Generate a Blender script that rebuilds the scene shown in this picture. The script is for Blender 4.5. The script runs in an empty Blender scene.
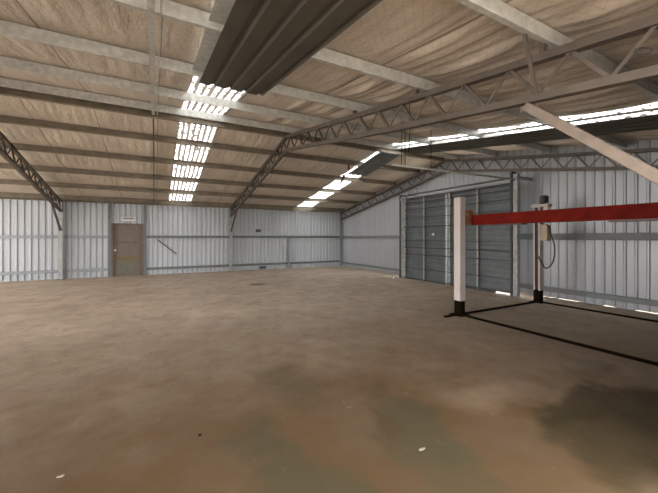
import bpy, math, random
from mathutils import Vector
random.seed(7)
C = bpy.context.scene
COL = C.collection

# ------------------------------------------------------------------ camera
cam_d = bpy.data.cameras.new('camera'); cam = bpy.data.objects.new('camera', cam_d); COL.objects.link(cam)
cam.location = (0, 0, 1.55)
cam.rotation_euler = (math.radians(90), 0, math.radians(-28.1))
cam_d.sensor_width = 36; cam_d.lens = 326 / 658 * 36
cam_d.shift_y = -9.5 / 658
cam_d.clip_start = 0.05; cam_d.clip_end = 300
C.camera = cam
# ------------------------------------------------------------------ sky and exposure
w = bpy.data.worlds.new('sky'); C.world = w; w.use_nodes = True
bg = w.node_tree.nodes['Background']; bg.inputs['Color'].default_value = (1.0, 0.985, 0.965, 1); bg.inputs['Strength'].default_value = 2.6
C.view_settings.view_transform = 'Standard'; C.view_settings.look = 'None'
C.view_settings.gamma = 1; C.view_settings.use_curve_mapping = False
C.view_settings.exposure = 1.6

# ------------------------------------------------------------------ materials
def mat(name, col, rough=0.6, metal=0.0, noise=0.0, scale=8.0, bump=0.0, col2=None, spec=0.4, stretch=None):
    m = bpy.data.materials.new(name); m.use_nodes = True
    nt = m.node_tree; b = nt.nodes['Principled BSDF']
    b.inputs['Roughness'].default_value = rough; b.inputs['Metallic'].default_value = metal
    b.inputs['Specular IOR Level'].default_value = spec
    b.inputs['Base Color'].default_value = (*col, 1)
    if noise or bump or col2:
        tc = nt.nodes.new('ShaderNodeTexCoord'); mp = nt.nodes.new('ShaderNodeMapping')
        nt.links.new(tc.outputs['Object'], mp.inputs['Vector'])
        if stretch: mp.inputs['Scale'].default_value = stretch
        n = nt.nodes.new('ShaderNodeTexNoise'); n.inputs['Scale'].default_value = scale; n.inputs['Detail'].default_value = 5
        nt.links.new(mp.outputs[0], n.inputs['Vector'])
        r = nt.nodes.new('ShaderNodeValToRGB')
        r.color_ramp.elements[0].position = 0.32; r.color_ramp.elements[1].position = 0.7
        c2 = col2 if col2 else tuple(c * (1 - noise) for c in col)
        r.color_ramp.elements[0].color = (*c2, 1); r.color_ramp.elements[1].color = (*col, 1)
        nt.links.new(n.outputs['Fac'], r.inputs['Fac']); nt.links.new(r.outputs[0], b.inputs['Base Color'])
        if bump:
            bm = nt.nodes.new('ShaderNodeBump'); bm.inputs['Strength'].default_value = bump; bm.inputs['Distance'].default_value = 0.02
            nt.links.new(n.outputs['Fac'], bm.inputs['Height']); nt.links.new(bm.outputs[0], b.inputs['Normal'])
    return m

M = {}
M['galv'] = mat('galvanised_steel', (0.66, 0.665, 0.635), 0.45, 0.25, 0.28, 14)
M['purlin_tan'] = mat('purlin_steel', (0.52, 0.44, 0.35), 0.5, 0.2, 0.25, 5)
M['truss'] = mat('truss_paint', (0.125, 0.101, 0.082), 0.55, 0.15, 0.3, 6)
M['post'] = mat('column_steel', (0.33, 0.33, 0.34), 0.5, 0.3, 0.3, 6)
M['brace'] = mat('brace_paint', (0.23, 0.18, 0.145), 0.5, 0.1, 0.25, 9)
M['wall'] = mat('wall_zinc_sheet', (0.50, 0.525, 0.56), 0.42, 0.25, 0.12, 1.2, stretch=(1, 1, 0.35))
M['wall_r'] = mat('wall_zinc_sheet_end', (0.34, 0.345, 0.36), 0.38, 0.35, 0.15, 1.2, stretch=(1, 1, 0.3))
M['girt'] = mat('girt_steel', (0.30, 0.32, 0.34), 0.5, 0.3, 0.2, 5)
M['girt_dark'] = mat('girt_steel_dull', (0.17, 0.18, 0.18), 0.5, 0.2, 0.2, 5)
M['door_sheet'] = mat('door_sheet', (0.15, 0.165, 0.168), 0.45, 0.3, 0.25, 3)
M['door_rail'] = mat('door_rail', (0.06, 0.062, 0.065), 0.5, 0.2, 0.2, 5)
M['door_stile'] = mat('door_stile', (0.40, 0.41, 0.39), 0.5, 0.3, 0.35, 9)
M['brown_frame'] = mat('brown_door_frame', (0.17, 0.12, 0.09), 0.6, 0, 0.25, 9)
M['brown_panel'] = mat('brown_door_panel', (0.19, 0.155, 0.128), 0.6, 0, 0.2, 6)
M['olive_panel'] = mat('olive_door_panel', (0.17, 0.16, 0.12), 0.6, 0, 0.2, 6)
M['ochre'] = mat('ochre_band', (0.21, 0.14, 0.065), 0.6, 0, 0.3, 8)
M['white_paint'] = mat('white_gloss_paint', (0.52, 0.46, 0.43), 0.35, 0, 0.08, 5)
M['cream'] = mat('cream_paint', (0.46, 0.35, 0.24), 0.4, 0, 0.12, 8)
M['red'] = mat('red_gloss_paint', (0.16, 0.009, 0.004), 0.65, 0, 0.4, 5, spec=.08)
M['maroon'] = mat('maroon_grease', (0.07, 0.022, 0.018), 0.4, 0, 0.4, 9)
M['black'] = mat('black_paint', (0.010, 0.006, 0.004), 0.9, 0, 0.3, 8, spec=.03)
M['rubber'] = mat('black_rubber', (0.03, 0.03, 0.03), 0.5)
M['rust'] = mat('rusty_steel', (0.25, 0.10, 0.045), 0.8, 0, 0.5, 12)
M['dark_sheet'] = mat('weathered_dark_sheet', (0.078, 0.068, 0.05), 0.6, 0.0, 0.25, 2.5)
M['grey_sheet'] = mat('grey_sheet', (0.19, 0.197, 0.205), 0.5, 0.2, 0.25, 4)
M['flange'] = mat('column_flange', (0.42, 0.43, 0.43), 0.5, 0.2, 0.25, 6)
M['purlin_far'] = mat('shaded_purlin_steel', (0.28, 0.235, 0.18), 0.6, 0.1, 0.3, 5)  # far slope purlins: weaker light painted in as a darker, browner steel
M['scrap'] = mat('dusty_paper', (0.26, 0.23, 0.19), 0.8)
M['pale'] = mat('pale_plastic', (0.62, 0.62, 0.60), 0.5)
M['dark_grey'] = mat('dark_grey_paint', (0.08, 0.08, 0.08), 0.5)
M['roof_skin'] = mat('roof_skin', (0.5, 0.5, 0.5), 0.5, 0.3)
M['gravel'] = mat('yard_gravel', (0.66, 0.60, 0.52), 0.95, 0, 0.2, 20, 0.4)

def insulation():
    m = bpy.data.materials.new('roof_blanket'); m.use_nodes = True
    nt = m.node_tree; N = nt.nodes; L = nt.links; b = N['Principled BSDF']
    b.inputs['Roughness'].default_value = 0.55; b.inputs['Metallic'].default_value = 0.0
    tc = N.new('ShaderNodeTexCoord'); sp = N.new('ShaderNodeSeparateXYZ'); L.new(tc.outputs['Object'], sp.inputs[0])
    def math_(op, a, bb=None, v=None):
        n = N.new('ShaderNodeMath'); n.operation = op
        if hasattr(a, 'links'): L.new(a, n.inputs[0])
        else: n.inputs[0].default_value = a
        if bb is not None:
            if hasattr(bb, 'links'): L.new(bb, n.inputs[1])
            else: n.inputs[1].default_value = bb
        return n.outputs[0]
    n1 = N.new('ShaderNodeTexNoise'); n1.inputs['Scale'].default_value = 1.3; n1.inputs['Detail'].default_value = 4
    L.new(tc.outputs['Object'], n1.inputs['Vector'])
    r = N.new('ShaderNodeValToRGB'); r.color_ramp.elements[0].position = .3; r.color_ramp.elements[1].position = .72
    r.color_ramp.elements[0].color = (.56, .49, .415, 1); r.color_ramp.elements[1].color = (.72, .64, .545, 1)
    L.new(n1.outputs['Fac'], r.inputs['Fac'])
    # seams between blanket rolls, every 1.2 m along the building, running down the slope
    fx = math_('FRACT', math_('DIVIDE', math_('ADD', sp.outputs[0], 20.35), 1.2))
    seam = math_('LESS_THAN', fx, 0.016)
    mx = N.new('ShaderNodeMixRGB'); mx.inputs[2].default_value = (.15, .10, .07, 1)
    L.new(math_('MULTIPLY', seam, .75), mx.inputs[0]); L.new(r.outputs[0], mx.inputs[1])
    # diamond scrim
    d1 = math_('ABSOLUTE', math_('SUBTRACT', math_('FRACT', math_('MULTIPLY', math_('ADD', sp.outputs[0], sp.outputs[1]), 9)), .5))
    d2 = math_('ABSOLUTE', math_('SUBTRACT', math_('FRACT', math_('MULTIPLY', math_('SUBTRACT', sp.outputs[0], sp.outputs[1]), 9)), .5))
    dd = math_('MAXIMUM', math_('LESS_THAN', d1, .06), math_('LESS_THAN', d2, .06))
    mx2 = N.new('ShaderNodeMixRGB'); mx2.inputs[2].default_value = (.30, .23, .17, 1)
    L.new(math_('MULTIPLY', dd, .2), mx2.inputs[0]); L.new(mx.outputs[0], mx2.inputs[1])
    L.new(mx2.outputs[0], b.inputs['Base Color'])
    n2 = N.new('ShaderNodeTexNoise'); n2.inputs['Scale'].default_value = 7; n2.inputs['Detail'].default_value = 4
    mp = N.new('ShaderNodeMapping'); mp.inputs['Scale'].default_value = (1.6, .45, 1); L.new(tc.outputs['Object'], mp.inputs[0]); L.new(mp.outputs[0], n2.inputs['Vector'])
    bp = N.new('ShaderNodeBump'); bp.inputs['Strength'].default_value = .9; bp.inputs['Distance'].default_value = .03
    L.new(n2.outputs['Fac'], bp.inputs['Height']); L.new(bp.outputs[0], b.inputs['Normal'])
    return m
M['blanket'] = insulation()

def floor_mat():
    m = bpy.data.materials.new('dusty_concrete'); m.use_nodes = True
    nt = m.node_tree; N = nt.nodes; L = nt.links; b = N['Principled BSDF']
    tc = N.new('ShaderNodeTexCoord'); P = tc.outputs['Object']
    def noise(scale, detail=6, st=None, rough=.6, dist=0):
        n = N.new('ShaderNodeTexNoise'); n.inputs['Scale'].default_value = scale; n.inputs['Detail'].default_value = detail
        n.inputs['Roughness'].default_value = rough; n.inputs['Distortion'].default_value = dist
        mp = N.new('ShaderNodeMapping'); mp.inputs['Scale'].default_value = st or (1, 1, 1)
        L.new(P, mp.inputs[0]); L.new(mp.outputs[0], n.inputs['Vector']); return n.outputs['Fac']
    def ramp(f, p0, p1, c0=(0, 0, 0), c1=(1, 1, 1)):
        r = N.new('ShaderNodeValToRGB'); e = r.color_ramp.elements
        e[0].position = p0; e[1].position = p1; e[0].color = (*c0, 1); e[1].color = (*c1, 1); L.new(f, r.inputs[0]); return r.outputs[0]
    def mixc(f, a, c, k=1.0):
        x = N.new('ShaderNodeMixRGB')
        mm = N.new('ShaderNodeMath'); mm.operation = 'MULTIPLY'; mm.inputs[1].default_value = k; L.new(f, mm.inputs[0]); L.new(mm.outputs[0], x.inputs[0])
        if isinstance(a, tuple): x.inputs[1].default_value = (*a, 1)
        else: L.new(a, x.inputs[1])
        if isinstance(c, tuple): x.inputs[2].default_value = (*c, 1)
        else: L.new(c, x.inputs[2])
        return x.outputs[0]
    warp = N.new('ShaderNodeTexNoise'); warp.inputs['Scale'].default_value = 2.2; warp.inputs['Detail'].default_value = 5; L.new(P, warp.inputs['Vector'])
    wv = N.new('ShaderNodeVectorMath'); wv.operation = 'MULTIPLY_ADD'; L.new(warp.outputs['Color'], wv.inputs[0])
    wv.inputs[1].default_value = (.9, .9, 0); wv.inputs[2].default_value = (-.45, -.45, 0)
    wp = N.new('ShaderNodeVectorMath'); wp.operation = 'ADD'; L.new(P, wp.inputs[0]); L.new(wv.outputs[0], wp.inputs[1])
    def blob(cx, cy, rx, ry, rot=0, edge=.45):
        mp = N.new('ShaderNodeMapping'); mp.vector_type = 'TEXTURE'
        mp.inputs['Location'].default_value = (cx, cy, 0); mp.inputs['Rotation'].default_value = (0, 0, rot); mp.inputs['Scale'].default_value = (rx, ry, 1000)
        L.new(wp.outputs[0], mp.inputs[0])
        ln = N.new('ShaderNodeVectorMath'); ln.operation = 'LENGTH'; L.new(mp.outputs[0], ln.inputs[0])
        return ramp(ln.outputs['Value'], 1 - edge, 1, (1, 1, 1), (0, 0, 0))
    c = ramp(noise(.8, 8), .3, .72, (.43, .355, .28), (.60, .50, .40))
    c = mixc(ramp(noise(3.5, 8, rough=.7), .5, .72), c, (.27, .205, .15), .55)
    # orange soil on the slab, with the tone darker towards the open side
    soil = blob(.8, 1.6, 8.5, 5.4, 0, .8)
    sn = ramp(noise(1.6, 8, rough=.65), .34, .6)
    sm = N.new('ShaderNodeMath'); sm.operation = 'MULTIPLY'; L.new(soil, sm.inputs[0]); L.new(sn, sm.inputs[1])
    c = mixc(soil, c, (.098, .060, .028), .84)
    c = mixc(sm.outputs[0], c, (.115, .058, .019), .62)
    c = mixc(blob(.2, 1.1, 5.0, 2.9, 0, .85), c, (.046, .027, .010), .68)  # broad extra darkening towards the near side
    # grey green damp wheel marks
    for args, k in (((.80, 2.1, .30, .95, .15, .6), .75), ((1.86, 1.95, .34, 1.0, -.25, .6), .75), ((1.30, 3.2, .35, .8, .1, .7), .45)):
        c = mixc(blob(*args), c, (.058, .054, .031), k)
    for args, k in (((3.55, 1.30, 1.0, .46, 0, .25), .9), ((2.95, 1.25, .5, .42, 0, .5), .6), ((3.0, 1.0, .6, .3, 0, .5), .6), ((4.4, 1.9, .6, .25, .2, .6), .3)):
        c = mixc(blob(*args), c, (.038, .029, .014), k)
    c = mixc(blob(2.9, 2.1, .7, .35, 0, .7), c, (.30, .22, .155), .42)
    c = mixc(blob(1.74, 2.2, .07, .45, -.25, .8), c, (.06, .035, .018), .6)
    c = mixc(ramp(noise(14, 4, rough=.7), .62, .72), c, (.10, .07, .045), .45)
    c = mixc(ramp(noise(2.5, 8, rough=.75, st=(3, 1, 1)), .62, .75), c, (.40, .34, .28), .3)
    c = mixc(ramp(noise(2.2, 10, rough=.75, dist=.6), .40, .62), c, (.10, .065, .036), .26)
    c = mixc(ramp(noise(30, 6, rough=.8), .5, .72), c, (.08, .06, .045), .3)
    L.new(c, b.inputs['Base Color'])
    rr = ramp(noise(2.0, 5), .3, .7, (.48, .48, .48), (.72, .72, .72)); L.new(rr, b.inputs['Roughness'])
    b.inputs['Specular IOR Level'].default_value = .13
    bp = N.new('ShaderNodeBump'); bp.inputs['Strength'].default_value = .35; bp.inputs['Distance'].default_value = .01
    L.new(noise(18, 8, rough=.75), bp.inputs['Height']); L.new(bp.outputs[0], b.inputs['Normal'])
    return m
M['floor'] = floor_mat()

def skylight_mat(x0, pitch, duty=.27, gap=.52):
    m = bpy.data.materials.new('weathered_fibreglass'); m.use_nodes = True
    nt = m.node_tree; N = nt.nodes; L = nt.links; N.remove(N['Principled BSDF'])
    out = N['Material Output']
    tc = N.new('ShaderNodeTexCoord'); sp = N.new('ShaderNodeSeparateXYZ'); L.new(tc.outputs['Object'], sp.inputs[0])
    def mth(op, a, v):
        n = N.new('ShaderNodeMath'); n.operation = op; L.new(a, n.inputs[0])
        if hasattr(v, 'links'): L.new(v, n.inputs[1])
        else: n.inputs[1].default_value = v
        return n.outputs[0]
    nz = N.new('ShaderNodeTexNoise'); nz.inputs['Scale'].default_value = 6; nz.inputs['Detail'].default_value = 3; L.new(tc.outputs['Object'], nz.inputs['Vector'])
    xx = mth('ADD', sp.outputs[0], mth('MULTIPLY', nz.outputs['Fac'], .09))
    fr = mth('FRACT', mth('DIVIDE', mth('ADD', xx, 10 * pitch - x0), pitch), 0)
    stripe = mth('GREATER_THAN', fr, mth('ADD', mth('MULTIPLY', nz.outputs['Fac'], .5), duty))
    n2 = N.new('ShaderNodeTexNoise'); n2.inputs['Scale'].default_value = 9; n2.inputs['Detail'].default_value = 3
    mp = N.new('ShaderNodeMapping'); mp.inputs['Scale'].default_value = (.9, 1.8, 1); L.new(tc.outputs['Object'], mp.inputs[0]); L.new(mp.outputs[0], n2.inputs['Vector'])
    brk = mth('LESS_THAN', n2.outputs['Fac'], gap)
    clear = mth('MULTIPLY', stripe, brk)
    tr = N.new('ShaderNodeBsdfTransparent'); tr.inputs[0].default_value = (.85, .88, .9, 1)
    tl = N.new('ShaderNodeBsdfTranslucent'); tl.inputs[0].default_value = (.9, .9, .88, 1)
    g = N.new('ShaderNodeMixShader'); g.inputs[0].default_value = .45; L.new(tr.outputs[0], g.inputs[1]); L.new(tl.outputs[0], g.inputs[2])
    df = N.new('ShaderNodeBsdfDiffuse'); df.inputs[0].default_value = (.22, .19, .165, 1)
    tl2 = N.new('ShaderNodeBsdfTranslucent'); tl2.inputs[0].default_value = (.22, .19, .165, 1)
    d2 = N.new('ShaderNodeMixShader'); d2.inputs[0].default_value = .2; L.new(df.outputs[0], d2.inputs[1]); L.new(tl2.outputs[0], d2.inputs[2])
    mx = N.new('ShaderNodeMixShader'); L.new(clear, mx.inputs[0]); L.new(d2.outputs[0], mx.inputs[1]); L.new(g.outputs[0], mx.inputs[2])
    L.new(mx.outputs[0], out.inputs['Surface'])
    return m

# ------------------------------------------------------------------ mesh helpers
class MB:
    def __init__(s): s.v = []; s.f = []
    def add(s, vs, fs):
        o = len(s.v); s.v += [tuple(v) for v in vs]; s.f += [tuple(i + o for i in f) for f in fs]; return s
    def box(s, x0, x1, y0, y1, z0, z1):
        vs = [(x, y, z) for z in (z0, z1) for y in (y0, y1) for x in (x0, x1)]
        return s.add(vs, [(0, 2, 3, 1), (4, 5, 7, 6), (0, 1, 5, 4), (2, 6, 7, 3), (0, 4, 6, 2), (1, 3, 7, 5)])
    def beam(s, a, b, wd, ht, up=(0, 0, 1)):
        a = Vector(a); b = Vector(b); d = (b - a).normalized(); u = Vector(up)
        r = d.cross(u)
        if r.length < 1e-4: r = d.cross(Vector((1, 0, 0)))
        r.normalize(); u = r.cross(d)
        vs = []
        for p in (a, b):
            for i, j in ((-1, -1), (1, -1), (1, 1), (-1, 1)): vs.append(p + r * wd / 2 * i + u * ht / 2 * j)
        return s.add(vs, [(3, 2, 1, 0), (4, 5, 6, 7), (0, 1, 5, 4), (1, 2, 6, 5), (2, 3, 7, 6), (3, 0, 4, 7)])
    def angle(s, a, b, wd, th, up=(0, 0, 1)):          # L section
        a = Vector(a); b = Vector(b); d = (b - a).normalized(); u = Vector(up); r = d.cross(u).normalized(); u = r.cross(d)
        pr = [(0, 0), (wd, 0), (wd, th), (th, th), (th, wd), (0, wd)]
        return s.sweep2([p for p in (a, b)], r, u, pr, (-wd / 2, -wd / 2))
    def sweep2(s, pts, r, u, pr, off=(0, 0)):
        n = len(pr); vs = []
        for p in pts:
            for x, y in pr: vs.append(Vector(p) + r * (x + off[0]) + u * (y + off[1]))
        fs = []
        for k in range(len(pts) - 1):
            for i in range(n):
                j = (i + 1) % n; fs.append((k * n + i, k * n + j, (k + 1) * n + j, (k + 1) * n + i))
        fs.append(tuple(reversed(range(n)))); fs.append(tuple(range((len(pts) - 1) * n, len(pts) * n)))
        return s.add(vs, fs)
    def tube(s, pts, rad, seg=10, caps=True):
        pts = [Vector(p) for p in pts]; vs = []; n = len(pts); pr = None
        for i, p in enumerate(pts):
            d = (pts[min(i + 1, n - 1)] - pts[max(i - 1, 0)]).normalized()
            if pr is None:
                r = d.cross(Vector((0, 0, 1)));
                if r.length < 1e-3: r = d.cross(Vector((1, 0, 0)))
            else: r = pr - d * pr.dot(d)
            r.normalize(); pr = r; u = r.cross(d)
            ra = rad[i] if isinstance(rad, (list, tuple)) else rad
            for k in range(seg):
                a = 2 * math.pi * k / seg; vs.append(p + r * math.cos(a) * ra + u * math.sin(a) * ra)
        fs = [(i * seg + k, i * seg + (k + 1) % seg, (i + 1) * seg + (k + 1) % seg, (i + 1) * seg + k) for i in range(n - 1) for k in range(seg)]
        if caps: fs += [tuple(reversed(range(seg))), tuple(range((n - 1) * seg, n * seg))]
        return s.add(vs, fs)
    def build(s, name, m, parent=None, bevel=0, smooth=False, origin=None):
        me = bpy.data.meshes.new(name)
        vs = s.v
        if origin: vs = [(v[0] - origin[0], v[1] - origin[1], v[2] - origin[2]) for v in vs]
        me.from_pydata(vs, [], s.f); me.update(); me.materials.append(m)
        if smooth:
            for p in me.polygons: p.use_smooth = True
        o = bpy.data.objects.new(name, me); COL.objects.link(o)
        if origin: o.location = origin
        if parent: o.parent = parent
        if bevel:
            b = o.modifiers.new('bevel', 'BEVEL'); b.width = bevel; b.segments = 2; b.limit_method = 'ANGLE'
        return o
def tag(o, label, cat, group=None, kind=None):
    o['label'] = label; o['category'] = cat
    if group: o['group'] = group
    if kind: o['kind'] = kind
    return o
def empty(name, label, cat, group=None, loc=(0, 0, 0)):
    o = bpy.data.objects.new(name, None); COL.objects.link(o); o.location = loc; o.empty_display_size = .1
    return tag(o, label, cat, group)
def struct(o): o['kind'] = 'structure'; return o

# ------------------------------------------------------------------ building dimensions
XL, XR, YN, YF = -9.1, 8.95, 0.62, 15.30
RIDGE = 8.0
def zp(y):                                            # underside of the purlins
    return 3.0 + .15 * y if y <= RIDGE else 4.2 - .186 * (y - RIDGE)
PD = .148                                              # purlin depth
def zr(y): return zp(y) + PD + .012                   # underside of the roof blanket
NEAR_P = [0.72, 1.64, 3.22, 4.72, 6.20, 7.62]
FAR_P = [8.17, 9.32, 10.72, 12.15, 13.55, 14.95, 15.22]
ALLP = NEAR_P + FAR_P
SKY = [(.50, 1.40), (6.20, 7.05)]

# ground and floor
struct(MB().box(-70, 70, -60, 80, -.5, -.13).build('ground', M['gravel']))
struct(MB().box(XL - .05, XR + .03, -3.5, YF + .04, -.12, 0).build('floor', M['floor']))

# ------------------------------------------------------------------ roof
def roof():
    segs = [(XL - .3, SKY[0][0]), (SKY[0][1], SKY[1][0]), (SKY[1][1], XR + .25)]
    under = MB(); skin = MB()
    for (x0, x1) in segs:
        nx = max(2, int((x1 - x0) / .045)); ys = []
        y = -.2
        while y < YF + .3: ys.append(y); y += .18
        ys += [RIDGE, YF + .3]; ys.sort()
        ys = [yy for i, yy in enumerate(ys) if i == 0 or yy - ys[i - 1] > 1e-3]
        vs = []
        for yy in ys:
            lo = max([p for p in ALLP if p <= yy], default=-.2); hi = min([p for p in ALLP if p > yy], default=YF + .3)
            t = (yy - lo) / max(hi - lo, 1e-3); sag = math.sin(math.pi * max(0, min(1, t)))
            for i in range(nx + 1):
                x = x0 + (x1 - x0) * i / nx
                edge = min(1, (x - x0) / .1, (x1 - x) / .1)
                k = 3.2 if (x > 2.2 and yy < 8) else 1.0
                rip = .006 * k * math.sin(x * 2 * math.pi / .19 + .9 * math.sin(yy * 1.1 + x * .6)) + .008 * k * math.sin(x * 2 * math.pi / .52 + 1.3 * math.sin(yy * .8))
                vs.append((x, yy, zr(yy) + .012 - sag * (.034 + rip * edge)))
        n = nx + 1
        under.add(vs, [(j * n + i, (j + 1) * n + i, (j + 1) * n + i + 1, j * n + i + 1) for j in range(len(ys) - 1) for i in range(nx)])
        for a, b_ in ((-.2, RIDGE), (RIDGE, YF + .3)):
            za, zb = zr(a) + .04, zr(b_) + .04
            vs = [(x0, a, za), (x1, a, za), (x1, b_, zb), (x0, b_, zb)]; vs += [(x, y, z + .03) for x, y, z in vs]
            skin.add(vs, [(0, 3, 2, 1), (4, 5, 6, 7), (0, 1, 5, 4), (2, 3, 7, 6), (1, 2, 6, 5), (3, 0, 4, 7)])
    o = under.build('ceiling', M['blanket'], smooth=True); struct(o)
    s_ = skin.build('roof', M['roof_skin']); struct(s_)
roof()
def skylight(n, x0, x1, y0, y1, pitch, duty=.27, gap=.52):
    mb = MB(); nx = 56; vs = []
    ys = [y0, y1]
    for yy in ys:
        for i in range(nx + 1):
            x = x0 - .02 + (x1 - x0 + .04) * i / nx
            vs.append((x, yy, zr(yy) + .035 + .012 * math.sin(x * 2 * math.pi / pitch)))
    m_ = nx + 1
    mb.add(vs, [(i, m_ + i, m_ + i + 1, i + 1) for i in range(nx)])
    struct(mb.build('window_%d' % n, skylight_mat(x0, pitch, duty, gap), smooth=True))
skylight(1, *SKY[0], -.2, RIDGE, .128); skylight(2, *SKY[0], RIDGE, YF + .3, .128)
skylight(3, *SKY[1], -.2, RIDGE, .128, .10, .56); skylight(4, *SKY[1], RIDGE, YF + .3, .128, .02, .6)

# ------------------------------------------------------------------ purlins (C sections, open towards the ridge)
def c_section(mb, a, b, depth, fl, sgn_dir, up, lip=.018, th=.005):
    # web on the side opposite to sgn_dir, flanges towards sgn_dir; a,b at the bottom of the web
    r = Vector(sgn_dir); u = Vector(up)
    pr = [(0, 0), (fl, 0), (fl, lip), (fl - th, lip), (fl - th, th), (th, th), (th, depth - th), (fl - th, depth - th), (fl - th, depth - lip), (fl, depth - lip), (fl, depth), (0, depth)]
    return mb.sweep2([Vector(a), Vector(b)], r, u, pr)
near_lab = ['steel eave purlin beside the open side, lowest on the near roof slope',
            'pale steel purlin across the top right of the photo, second from the open side',
            'steel purlin crossing the top edge beside the dark hanging sheet, third from the open side',
            'steel purlin that the far end of the big dark sheet is fixed to',
            'steel purlin of the near slope, second down from the ridge',
            'steel purlin on the near side of the ridge, topmost of the near slope']
far_lab = ['dark edged steel purlin just past the ridge, topmost of the far slope',
           'steel purlin of the far slope, second down from the ridge',
           'steel purlin of the far slope, third down from the ridge',
           'steel purlin of the far slope, fourth down from the ridge',
           'steel purlin of the far slope, fifth down from the ridge',
           'lowest steel purlin of the far slope, just inside the eave member of the far wall',
           'brownish steel eave purlin lying along the very top of the far ribbed wall']
for y, lab in zip(ALLP, near_lab + far_lab):
    mb = MB(); near = y < RIDGE
    s = .15 if near else -.186; n = 1 / math.hypot(1, s)
    updir = Vector((0, -s * n, n)); rd = Vector((0, n, s * n)) if near else Vector((0, -n, -s * n))
    z0 = zp(y) + .004
    if near:
        th, fl, lp = .005, .055, .016
        pr = [(0, 0), (-fl, 0), (-fl, lp), (-fl + th, lp), (-fl + th, th), (-th, th), (-th, PD), (fl, PD), (fl, PD - lp), (fl - th, PD - lp), (fl - th, PD - th), (0, PD - th)]
        mb.sweep2([Vector((XL - .1, y, z0)), Vector((XR - .02, y, z0))], rd, updir, pr)
    else:
        c_section(mb, (XL - .1, y, z0), (XR - .02, y, z0), PD, .062, rd, updir)
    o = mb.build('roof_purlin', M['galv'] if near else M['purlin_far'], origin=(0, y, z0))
    tag(o, lab, 'purlin', 'steel purlins under the roof')

# ------------------------------------------------------------------ trusses
def truss_first(X, y0, y1, label):
    t = empty('roof_truss', label, 'truss', 'steel lattice roof trusses', (X, 0, 0))
    H = .42; ch = .07
    def drop(y): return .07 * min(1, max(0, (RIDGE - y) / 4.5))
    def top(y): return zp(y) - ch / 2 - .004 - drop(y)
    def bot(y): return zp(y) - H + ch / 2 - drop(y)
    def chord(name, f, wd, c):
        mb = MB()
        for a, b in ((y0, 3.5), (3.5, RIDGE), (RIDGE, y1)):
            mb.beam((0, a, f(a)), (0, b, f(b)), wd, c)
        mb.build(name, M['truss'], t, bevel=.004)
    chord('top_chord', top, .085, ch); chord('bottom_chord', bot, .085, ch)
    def zig(a, b, n):
        pts = []
        for i in range(2 * n + 1):
            y = a + (b - a) * i / (2 * n)
            pts.append((0, y, (bot(y) + .02) if i % 2 == 0 else (top(y) - .02)))
        for p, q in zip(pts[:-1], pts[1:]):
            MB().angle(p, q, .03, .006, (1, 0, 0)).build('web_member', M['truss'], t)
    zig(.64, RIDGE, 14); zig(RIDGE, y1 - .05, 13)
    return t
def copy_tree(o, parent=None):
    c = o.copy(); COL.objects.link(c)
    if parent: c.parent = parent
    for ch in list(o.children): copy_tree(ch, c)
    return c
T1 = truss_first(3.03, .66, 15.18, 'brown steel lattice truss spanning above the middle of the shed, bent at the ridge')
T2 = copy_tree(T1); T2.location.x = -3.03; T2['label'] = 'steel lattice truss sloping down to the post at the far left of the photo'
T3 = copy_tree(T1); T3.location.x = 8.80; T3['label'] = 'steel lattice truss running along the top of the right end wall'

# columns with knee braces
def column(X, Y, label, ybr, zbr, zlow, wide):
    t = empty('steel_column', label, 'column', 'steel columns carrying the trusses', (X, Y, 0))
    top = zp(Y) - .42
    mb = MB(); d = .075
    mb.box(-.06, .06, -d, -d + .01, 0.01, top); mb.box(-.06, .06, d - .01, d, 0.01, top)
    mb.build('flanges', M['flange'], t)
    MB().box(-.005, .005, -d + .01, d - .01, 0.01, top).build('web', M['girt_dark'], t)  # web coloured darker to stand for the shade between the flanges
    MB().box(-.11, .11, -.12, .12, 0, .014).build('base_plate', M['dark_grey'], t)
    s = 1 if ybr > Y else -1
    y1, z1 = ybr, zbr
    br = MB().beam((0, s * d, zlow), (0, y1 - Y, z1), wide, wide)
    o = br.build('knee_brace', M['brace'] if Y < 3 else M['truss'], t, bevel=.006)
    # plated top where the truss lands
    MB().box(-.05, .05, -.09, .09, top, zp(Y) - .01).build('cap', M['post'], t)
    return t
column(-3.03, 15.14, 'grey steel column against the far wall at the left of the photo', 13.9, zp(13.9) - .40, 1.80, .06)
column(3.03, 15.14, 'grey steel column against the far wall in the middle of the photo', 13.9, zp(13.9) - .40, 1.80, .06)
column(3.03, .72, 'steel column at the open side whose tan knee brace reaches in at the upper right', 1.80, 2.76, 1.86, .075)
column(-3.03, .78, 'steel column at the open side, left of the viewer', 1.80, 2.80, 1.74, .075)
g = MB().box(-.008, .008, -.07, .08, -.05, .07).build('gusset_plate', M['brace'], T1); g.location = (0.045, 1.80, zp(1.8) - .49)
for yb in (1.64, 3.22, 4.72):
    if yb < 2: MB().angle((-.30, yb, zp(yb) + .01), (-.03, yb + .05, zp(yb) - .43), .026, .006, (0, 1, 0)).build('fly_brace', M['truss'], T1)
    MB().box(-.03, .03, yb - .01, yb + .03, zp(yb) - .08, zp(yb) + .08).build('purlin_cleat', M['truss'], T1)

# corner column and intermediate wall studs
tag(MB().box(-.05, .05, -.05, .05, .0, 2.95).build('corner_post', M['girt'], origin=None), 'grey steel post in the far right corner of the shed', 'post').location = (8.83, 15.17, 0)
tag(MB().box(-.04, .04, -.03, .03, 0, 1.50).build('wall_stud', M['girt']), 'short grey steel stud under the girt of the far wall, left of the corner', 'stud').location = (5.87, 15.20, 0)

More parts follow.
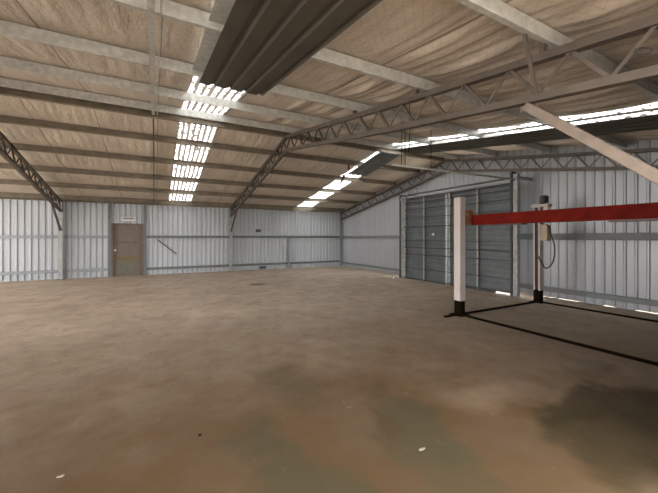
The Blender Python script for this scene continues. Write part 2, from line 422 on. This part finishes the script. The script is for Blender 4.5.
# ------------------------------------------------------------------ walls
def ribbed(mb, ax, c, out, a0, a1, zb, zt, jag=0, pitch=.19, dep=None):
    if dep is None: dep = .045 if ax == 'x' else .015
    """sheet along axis ax ('x' or 'y') at coordinate c; ribs stand out towards `out` (+1/-1)"""
    prof = [(0, 0), (.08, 0), (.105, 1), (.16, 1), (.19, 0)] if ax == 'x' else [(0, 0), (.125, 0), (.143, 1), (.172, 1), (.19, 0)]
    pts = []; k = math.floor(a0 / pitch)
    while k * pitch < a1:
        for p, d in prof[:-1]:
            q = k * pitch + p
            if a0 <= q <= a1: pts.append((q, d))
        k += 1
    if pts[0][0] > a0 + 1e-4: pts.insert(0, (a0, 0))
    if pts[-1][0] < a1 - 1e-4: pts.append((a1, 0))
    vs = []; nb = 0
    for q, d in pts:
        if random.random() < .3: nb = random.choice((0, 0, 0, .4, 1))
        zz = zb + (jag * nb if jag else 0)
        for z in (zz, zt(q)):
            o = c + out * d * dep
            vs.append((q, o, z) if ax == 'x' else (o, q, z))
    mb.add(vs, [(2 * i, 2 * i + 2, 2 * i + 3, 2 * i + 1) for i in range(len(pts) - 1)])
D0, D1, DH = -1.50, -.42, 2.09
far = MB(); zt = lambda q: zp(YF) + PD + .05
ribbed(far, 'x', YF, 1, XL, D0, .0, zt); ribbed(far, 'x', YF, 1, D1, XR, .0, zt); ribbed(far, 'x', YF, 1, D0, D1, DH, zt)
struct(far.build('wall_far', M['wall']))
O0, O1, OH = 5.55, 9.55, 2.90
rt = MB(); ztr = lambda q: zr(q) + .04
ribbed(rt, 'y', XR, -1, YN, O0, .0, ztr, jag=.022); ribbed(rt, 'y', XR, -1, O0, O1, OH, ztr); ribbed(rt, 'y', XR, -1, O1, YF, .0, ztr)
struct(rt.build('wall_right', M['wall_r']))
nw = MB(); ztn = lambda q: zp(YN) + PD + .03
ribbed(nw, 'x', YN, -1, 3.3, XR, .03, ztn); ribbed(nw, 'x', YN, -1, XL, -1.7, .03, ztn)
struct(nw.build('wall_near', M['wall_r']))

# girts
def girt(a, b, depth, width, side, label, m='girt'):
    mb = MB(); a = Vector(a); b = Vector(b)
    c_section(mb, a, b, depth, width, side, (0, 0, 1), lip=.02)
    o = mb.build('wall_girt', M[m], origin=tuple(a)); tag(o, label, 'girt', 'horizontal steel wall girts')
Yg = YF - .008
girt((XL, Yg - .09, 1.50), (D0 - .1, Yg - .09, 1.50), .11, .085, (0, 1, 0), 'grey steel girt at mid height of the far wall, left of the brown door')
girt((D1 + .1, Yg - .09, 1.50), (XR - .1, Yg - .09, 1.50), .11, .085, (0, 1, 0), 'grey steel girt at mid height of the far wall, between brown door and corner', 'girt_dark')
girt((XL, Yg - .09, .24), (D0 - .1, Yg - .09, .24), .10, .085, (0, 1, 0), 'low steel girt near the floor on the far wall, left of the brown door')
girt((D1 + .1, Yg - .09, .20), (XR - .1, Yg - .09, .20), .10, .085, (0, 1, 0), 'low steel girt near the floor on the far wall, right of the brown door', 'girt_dark')
girt((XR - .115, O1 + .1, 1.49), (XR - .115, YF - .2, 1.49), .12, .09, (1, 0, 0), 'grey steel girt at mid height of the end wall, between corner and sliding doors', 'girt_dark')
girt((XR - .135, 1.0, 1.48), (XR - .135, O0 - .1, 1.48), .16, .11, (1, 0, 0), 'thick grey steel girt at mid height of the end wall, behind the red beam', 'girt_dark')
girt((XR - .115, O1 + .1, .14), (XR - .115, YF - .2, .14), .09, .09, (1, 0, 0), 'low steel girt near the floor between corner and sliding doors', 'girt_dark')
girt((XR - .135, 1.0, .16), (XR - .135, O0 - .1, .16), .11, .11, (1, 0, 0), 'low steel girt near the floor of the end wall behind the hoist', 'girt_dark')
# dark flats flanking the doorway
for nm, x0, x1 in (('trim_1', D0 - .11, D0 - .005), ('trim_2', D1 + .005, D1 + .11)):
    struct(MB().box(x0, x1, Yg - .07, Yg - .005, 0, 2.84).build(nm, M['girt_dark']))

# ------------------------------------------------------------------ brown personnel door
d = bpy.data.objects.new('door_1', None); COL.objects.link(d); d.location = ((D0 + D1) / 2, YF - .02, 0); struct(d)
hw = (D1 - D0) / 2
fr = MB(); fr.box(-hw, -hw + .07, -.06, .03, 0, DH); fr.box(hw - .07, hw, -.06, .03, 0, DH); fr.box(-hw + .07, hw - .07, -.06, .03, DH - .07, DH)
fr.build('frame', M['brown_frame'], d, bevel=.005)
MB().box(-hw + .07, hw - .07, .0, .03, .0, DH - .07).build('panel', M['brown_panel'], d)
MB().box(-hw + .09, hw - .09, -.012, .0, .05, .64).build('lower_panel', M['olive_panel'], d)
MB().box(-hw + .07, hw - .07, -.022, -.0, 1.30, 1.37).build('rail', M['brown_frame'], d)
MB().box(-hw + .07, hw - .07, -.022, -.0, .64, .76).build('rail', M['ochre'], d)
for x in (-hw + .11, hw - .11): MB().box(x - .04, x + .04, -.025, 0, .02, DH - .07).build('stile', M['brown_frame'], d)
MB().tube([(-hw + .13, -.026, 1.03), (-hw + .13, -.05, 1.03), (-hw + .13, -.055, 1.03), (-hw + .13, -.09, 1.03)], [.025, .025, .045, .04], 14).build('handle', M['pale'], d, smooth=True)

s_ = empty('door_sign', 'small pale sign on the far wall above the brown door', 'sign', None, (-.93, YF - .02, 2.18))
MB().box(-.24, .24, -.05, 0, 0, .18).build('case', M['pale'], s_, bevel=.006)
MB().box(-.19, .19, -.055, -.05, .085, .125).build('dark_band', M['dark_grey'], s_)
o = MB().beam((.08, YF - .05, 1.45), (.80, YF - .05, .83), .05, .05, (0, 1, 0)).build('diagonal_bar', M['dark_grey'], bevel=.004)
tag(o, 'dark brown bar fixed diagonally on the far wall, right of the brown door', 'bar')
j = empty('junction_box', 'small dark box on the far wall right of the middle column', 'box', None, (4.33, YF - .02, 1.78))
MB().box(-.12, .12, -.06, 0, 0, .14).build('case', M['dark_grey'], j, bevel=.006)
MB().tube([(.12, -.03, .10), (.5, -.03, .13), (.9, -.03, .05), (1.1, -.03, -.17)], .004, 6).build('cable', M['rubber'], j)

# ------------------------------------------------------------------ sliding doors on the right
DX = 8.40
def leaf(n, ya, yb, zb, disc_at):
    t = bpy.data.objects.new('door_%d' % n, None); COL.objects.link(t); t.location = (DX, (ya + yb) / 2, 0); struct(t)
    h = (yb - ya) / 2; top = 3.0
    mb = MB(); zs = []; z = zb
    prof = []
    while z < top - .001:
        prof += [(0, z), (0, z + .07), (.02, z + .085), (.02, z + .13)]; z += .145
    vs = [];
    for xo, zz in prof:
        zz = min(zz, top); vs += [(xo, -h, zz), (xo, h, zz)]
    mb.add(vs, [(2 * i, 2 * i + 1, 2 * i + 3, 2 * i + 2) for i in range(len(prof) - 1)])
    mb.build('panel', M['door_sheet'], t)
    for zz, th in ((zb + .03, .06), (.42, .035), (.92, .05), (1.17, .05), (1.42, .035), (1.92, .05), (2.25, .035), (2.55, .04), (2.80, .04), (2.97, .06)):
        MB().box(-.092, -.003, -h, h, zz - th * .3, zz + th * .3).build('rail', M['door_rail'], t)
    for yy, wd in ((-h + .04, .06), (0, .05), (h - .04, .07)):
        MB().box(-.085, -.047, yy - wd / 2, yy + wd / 2, zb, top).build('stile', M['door_stile'], t)
    if disc_at:
        MB().tube([(-.05, *disc_at), (-.075, *disc_at)], .05, 14).build('pale_disc', M['pale'], t)  # small pale disc on the face of the leaf
leaf(2, 7.50, 9.55, .004, (-.42, 1.64))
leaf(3, 5.30, 7.44, .045, None)
struct(MB().box(DX - .03, DX + .05, 5.86, 9.6, 0, .05).build('trim_6', M['door_rail']))
# door posts, head track
def door_post(n, y, wd, htop):
    t = bpy.data.objects.new('trim_%d' % n, None); COL.objects.link(t); t.location = (DX - .02, y, 0); struct(t)
    MB().box(-.12, -.0, -wd / 2, wd / 2, 0, htop).build('post', M['door_stile'], t)
    MB().box(-.16, .06, wd / 2, wd / 2 + .05, 0, htop + .06).build('post_side', M['door_rail'], t)
    MB().box(-.16, .50, -wd / 2 - .02, -wd / 2 + .06, htop - .16, htop - .08).build('bracket', M['girt'], t)
door_post(3, 9.62, .07, 3.08); door_post(4, 5.20, .12, 3.2)
struct(MB().box(DX - .06, DX + .02, 5.3, 9.7, 3.08, 3.14).build('trim_5', M['door_rail']))
mb = MB(); mb.beam((DX - .1, 9.62, 2.85), (DX - .1, 9.30, 3.14), .04, .04); mb.beam((DX - .1, 9.62, 2.85), (DX - .1, 9.92, 3.12), .04, .04)
tag(mb.build('corner_strut', M['girt']), 'small forked steel strut on top of the left sliding door post', 'strut')

# suspended pipe with hanger wires
p = empty('suspended_pipe', 'thin pale steel pipe running from mid air to the right sliding door post', 'pipe', None, (0, 0, 0))
MB().tube([(4.30, 5.28, 3.03), (8.25, 5.2, 3.05)], .022, 10).build('pipe', M['galv'], p, smooth=True)
for x, y in ((4.52, 5.27), (4.62, 5.27), (5.35, 5.26)):
    MB().tube([(x, y, 3.04), (x, y, zr(y))], .006, 6).build('hanger_wire', M['black'], p)
for x, y, zz in ((3.1, 3.45, 2.72),):
    tag(MB().tube([(x, y, zp(y) - .1), (x + .01, y, 3.1), (x, y + .01, zz)], .005, 6).build('loose_wire', M['black']), 'thin black wire hanging straight down from the middle truss', 'wire')

# bridging bar along the slope in the middle of the left bay
for nm, a, b, lab in (('bridging_bar', .8, 7.95, 'flat steel bridging bar under the near slope purlins, left of the dark sheet'), ('bridging_bar', 8.05, 15.1, 'steel bridging bar down the far slope above the brown door')):
    mb = MB(); near = a < RIDGE
    dz = .012 if near else -.05
    wd = .055 if near else .03
    mb.beam((-.03, a, zp(a) - dz), (-.03, b, zp(b) - dz), wd, .02)
    if near: mb.beam((.045, a, zp(a) - .006), (.045, b, zp(b) - .006), .015, .012)
    o = mb.build(nm, M['galv'] if near else M['truss'], origin=(0, a, zp(a))); tag(o, lab, 'bar', 'bridging bars between purlins')
# cable loop in the web near the open side
loop = [(2.98, .965 + .045 * math.cos(a) + .012 * math.sin(a), 2.835 + .028 * math.sin(a) + .012 * math.cos(a)) for a in [2 * math.pi * k / 20 for k in range(19)]]
tag(MB().tube(loop, .006, 6).build('cable_loop', M['rubber']), 'small loop of dark cable hung in the truss at the upper right', 'cable')

# ------------------------------------------------------------------ sheets fixed under the skylights
def hung_sheet(x0, x1, y0, y1, m, label, skew=0, drop=.006):
    mb = MB(); ys = [y0]
    if y0 < RIDGE < y1: ys.append(RIDGE)
    ys.append(y1)
    nr = 4; prof = []; wd = x1 - x0; seg = wd / nr
    for i in range(nr):
        prof += [(i * seg, 0), (i * seg + seg * .62, 0), (i * seg + seg * .72, .026), (i * seg + seg * .90, .026)]
    prof.append((wd, 0))
    vs = []; n = len(prof)
    for yy in ys:
        for px, pz in prof: vs.append((x0 + px + skew * (yy - y0), yy, zp(yy) - drop - .03 + pz))
    for yy in ys:
        for px, pz in prof: vs.append((x0 + px + skew * (yy - y0), yy, zp(yy) - drop - .03 + pz + .004))
    T = len(ys) * n; fs = []
    for j in range(len(ys) - 1):
        for i in range(n - 1):
            a = j * n + i; fs.append((a, a + n, a + n + 1, a + 1)); fs.append((T + a, T + a + 1, T + a + n + 1, T + a + n))
    for i in range(n - 1):
        fs.append((i, i + 1, T + i + 1, T + i)); e = (len(ys) - 1) * n + i; fs.append((e, T + e, T + e + 1, e + 1))
    mb.add(vs, fs)
    o = mb.build('roofing_sheet', m, origin=(x0, y0, zp(y0))); tag(o, label, 'metal sheet', 'ribbed sheets fixed below the skylights'); return o
S1 = hung_sheet(.54, 1.44, .8, 4.86, M['dark_sheet'], 'large dark ribbed sheet hanging under the purlins at the top of the photo')
S2 = hung_sheet(6.13, 7.15, .8, 7.55, M['dark_sheet'], 'long dark ribbed sheet under the near slope below the right skylight')
hung_sheet(6.08, 6.88, 8.1, 10.0, M['grey_sheet'], 'short grey ribbed sheet under the far slope beside the bright right skylight')
for xa, xb, yl, S in ((-.10, .10, 3.95, S1), (.82, .98, 3.95, S1), (.085, .24, 7.0, S2)):
    mb = MB(); vs = [(xa, 0, zr(.8) - zp(.8) - .075), (xb, 0, zr(.8) - zp(.8) - .075), (xb, yl, zr(.8 + yl) - zp(.8) - .075), (xa, yl, zr(.8 + yl) - zp(.8) - .075)]
    vs += [(x, y, z + .004) for x, y, z in vs]
    mb.add(vs, [(0, 3, 2, 1), (4, 5, 6, 7), (0, 1, 5, 4), (2, 3, 7, 6), (1, 2, 6, 5), (3, 0, 4, 7)])
    if S is S1: mb.build('edge_flashing', M['galv'], S)
    else: o = struct(mb.build('trim_7', M['galv'])); o.location = S2.location  # opaque strip added over the skylight edge to narrow its bright band
# rusty bracket and torn strip
rb = empty('rusty_bracket', 'small rusty bracket hanging from a purlin beside the right skylight', 'bracket', None, (5.80, 9.44, zp(9.44)))
MB().box(-.03, .03, -.02, .02, -.10, .30).build('strap', M['rust'], rb, bevel=.004)
MB().tube([(0, 0, -.10), (.05, 0, -.17), (.0, 0, -.22), (-.05, 0, -.17)], .014, 8).build('hook', M['rust'], rb)
mb = MB(); vs = []
for k in range(7):
    tt = k / 6; vs += [(5.75 - .20 * tt, 9.7, 3.72 - .42 * tt), (5.85 - .24 * tt + .02 * math.sin(5 * tt), 9.74, 3.70 - .42 * tt)]
mb.add(vs, [(2 * i, 2 * i + 1, 2 * i + 3, 2 * i + 2) for i in range(6)]); mb.add([(x, y + .006, z) for x, y, z in vs], [(2 * i, 2 * i + 2, 2 * i + 3, 2 * i + 1) for i in range(6)])
tag(mb.build('torn_strip', M['truss']), 'torn strip of roof lining dangling below the grey sheet', 'strip')

# ------------------------------------------------------------------ vehicle hoist
h = empty('vehicle_hoist', 'vehicle hoist with white posts, red beam and black floor rails', 'hoist', None, (5.35, 4.5, 0))
def P(x, y, z=0): return (x - 5.35, y - 4.5, z)
def hoist_post(x, y, face, motor=False):
    """U channel, open towards face (+1/-1 in x)"""
    w2, dp, th = .085, .14, .012
    mb = MB(); back = -face * dp / 2
    def bx(xa, xb, ya, yb, za, zb): mb.box(min(xa, xb), max(xa, xb), ya, yb, za, zb)
    bx(back, back + face * th, -w2, w2, .29, 2.34)
    bx(back, back + face * dp, -w2, -w2 + th, .29, 2.34); bx(back, back + face * dp, w2 - th, w2, .29, 2.34)
    bx(back + face * (dp - th), back + face * dp, -w2, -w2 + .045, .29, 2.34); bx(back + face * (dp - th), back + face * dp, w2 - .045, w2, .29, 2.34)
    bx(back, back + face * dp, -w2, w2, 2.325, 2.34)
    o = mb.build('post', M['white_paint'], h, bevel=.003); o.location = P(x, y)
    mb = MB(); mb.box(-.03, .03, -.05, .05, .06, 2.3); s = mb.build('lift_slide', M['maroon'], o)
    mb = MB(); mb.box(-.065, .065, -.078, .078, .012, .30); mb.box(-.14, .14, -.15, .15, 0, .014)
    s = mb.build('shoe', M['black'], o, bevel=.004)
    return o
fp = hoist_post(5.35, 4.50, 1)
bpst = hoist_post(8.05, 4.50, -1)
hoist_post(5.35, 1.05, 1); hoist_post(8.05, 1.05, -1)
# floor rails
MB().box(-.035, .035, -3.40, -.10, 0, .028).build('floor_rail', M['black'], h)
MB().box(2.665, 2.735, -3.40, -.10, 0, .028).build('floor_rail', M['black'], h)
MB().box(.10, 2.60, -.03, .03, 0, .028).build('floor_rail', M['black'], h)
MB().box(-.42, -.09, -.03, .03, 0, .028).build('floor_rail', M['black'], h)
# red beam
rb_ = MB(); rb_.box(.18, .30, -3.25, -.13, 1.785, 1.985)
o = rb_.build('lift_beam', M['red'], h, bevel=.008)
MB().box(.17, .31, -1.15, -.55, 1.765, 1.785).build('wear_plate', M['maroon'], o)
MB().box(.165, .315, -2.95, -2.35, 1.755, 1.785).build('wear_plate', M['maroon'], o)
mb = MB(); mb.box(.10, .24, -.13, -.02, 1.80, 2.08); mb.build('latch_bracket', M['rust'], h, bevel=.01)
MB().tube([(.27, -.14, 1.80), (.27, -.14, 1.96)], .04, 12).build('guide_roller', M['cream'], h, smooth=False)
# power unit on the back post
X0, Y0 = 2.70, 0
pu = MB(); pu.box(X0 - .09, X0 + .06, -.25, -.09, 1.46, 1.83); po = pu.build('power_unit', M['cream'], h, bevel=.015)
MB().box(X0 - .09, X0 + .09, -.27, .12, 2.25, 2.32).build('mount_arm', M['white_paint'], h, bevel=.01)
MB().tube([(X0, -.19, 2.08), (X0, -.19, 2.25)], .07, 14).build('pump_block', M['white_paint'], po, smooth=False)
MB().tube([(X0, -.13, 2.32), (X0, -.13, 2.34), (X0, -.13, 2.345), (X0, -.13, 2.49), (X0, -.13, 2.52)], [.05, .05, .095, .095, .06], 18).build('motor', M['rubber'], po)
hp = [(X0 - .05, -.34, 1.84), (X0 - .06, -.42, 1.78), (X0 - .06, -.45, 1.6), (X0 - .06, -.53, 1.35), (X0 - .07, -.52, 1.05), (X0 - .07, -.43, .87), (X0 - .07, -.33, .83), (X0 - .08, -.22, .90), (X0 - .09, -.16, 1.02), (X0 - .09, -.12, 1.1)]
def smooth_path(pts, n=5):
    out = []
    for i in range(len(pts) - 1):
        p0 = Vector(pts[max(i - 1, 0)]); p1 = Vector(pts[i]); p2 = Vector(pts[i + 1]); p3 = Vector(pts[min(i + 2, len(pts) - 1)])
        for k in range(n):
            t = k / n; out.append(.5 * ((2 * p1) + (p2 - p0) * t + (2 * p0 - 5 * p1 + 4 * p2 - p3) * t * t + (3 * p1 - p0 - 3 * p2 + p3) * t ** 3))
    out.append(Vector(pts[-1])); return out
hp = [(x, y + .14, z) if i < 7 else (x, y + .07, z) for i, (x, y, z) in enumerate(hp)]
MB().tube(smooth_path(hp), .016, 8).build('hose', M['rubber'], po, smooth=True)

# ------------------------------------------------------------------ small things on the floor
def disc(name, x, y, r1, r2, hgt, m, label, cat, rot=0):
    vs = []; n = 20
    for k in range(n):
        a = 2 * math.pi * k / n; f = 1 + .12 * math.sin(3 * a + x) + .07 * math.sin(7 * a + y)
        px, py = r1 * f * math.cos(a), r2 * f * math.sin(a)
        vs.append((px * math.cos(rot) - py * math.sin(rot), px * math.sin(rot) + py * math.cos(rot), 0))
    top = [(v[0] * .85, v[1] * .85, hgt) for v in vs]
    mb = MB().add(vs + top, [tuple(range(n, 2 * n)), tuple(reversed(range(n)))] + [(k, (k + 1) % n, n + (k + 1) % n, n + k) for k in range(n)])
    o = mb.build(name, m); o.location = (x, y, 0.0005); tag(o, label, cat); return o
disc('floor_cover', 2.95, 10.5, .28, .13, .012, M['dark_grey'], 'dark oval cover lying in the floor before the middle column', 'cover')
disc('paper_scrap', 1.72, 1.78, .03, .012, .004, M['scrap'], 'small whitish scrap on the floor in the centre foreground', 'scrap')
disc('stone_chip', .31, 2.72, .012, .009, .010, M['black'], 'small dark stone on the brown floor at the left foreground', 'stone')
disc('paper_scrap', 7.9, 9.6, .06, .06, .09, M['pale'], 'small white lump by the foot of the left sliding door post', 'scrap')
o = MB().box(-.16, .16, -.03, .0, .03, .16).build('floor_vent', M['dark_grey'], bevel=.004); o.location = (4.55, YF - .03, 0)
tag(o, 'small dark frame at the foot of the far wall, right of the middle column', 'vent')
disc('paper_scrap', -.54, 2.68, .022, .012, .004, M['scrap'], 'tiny pale scrap on the brown floor at the bottom left', 'scrap')
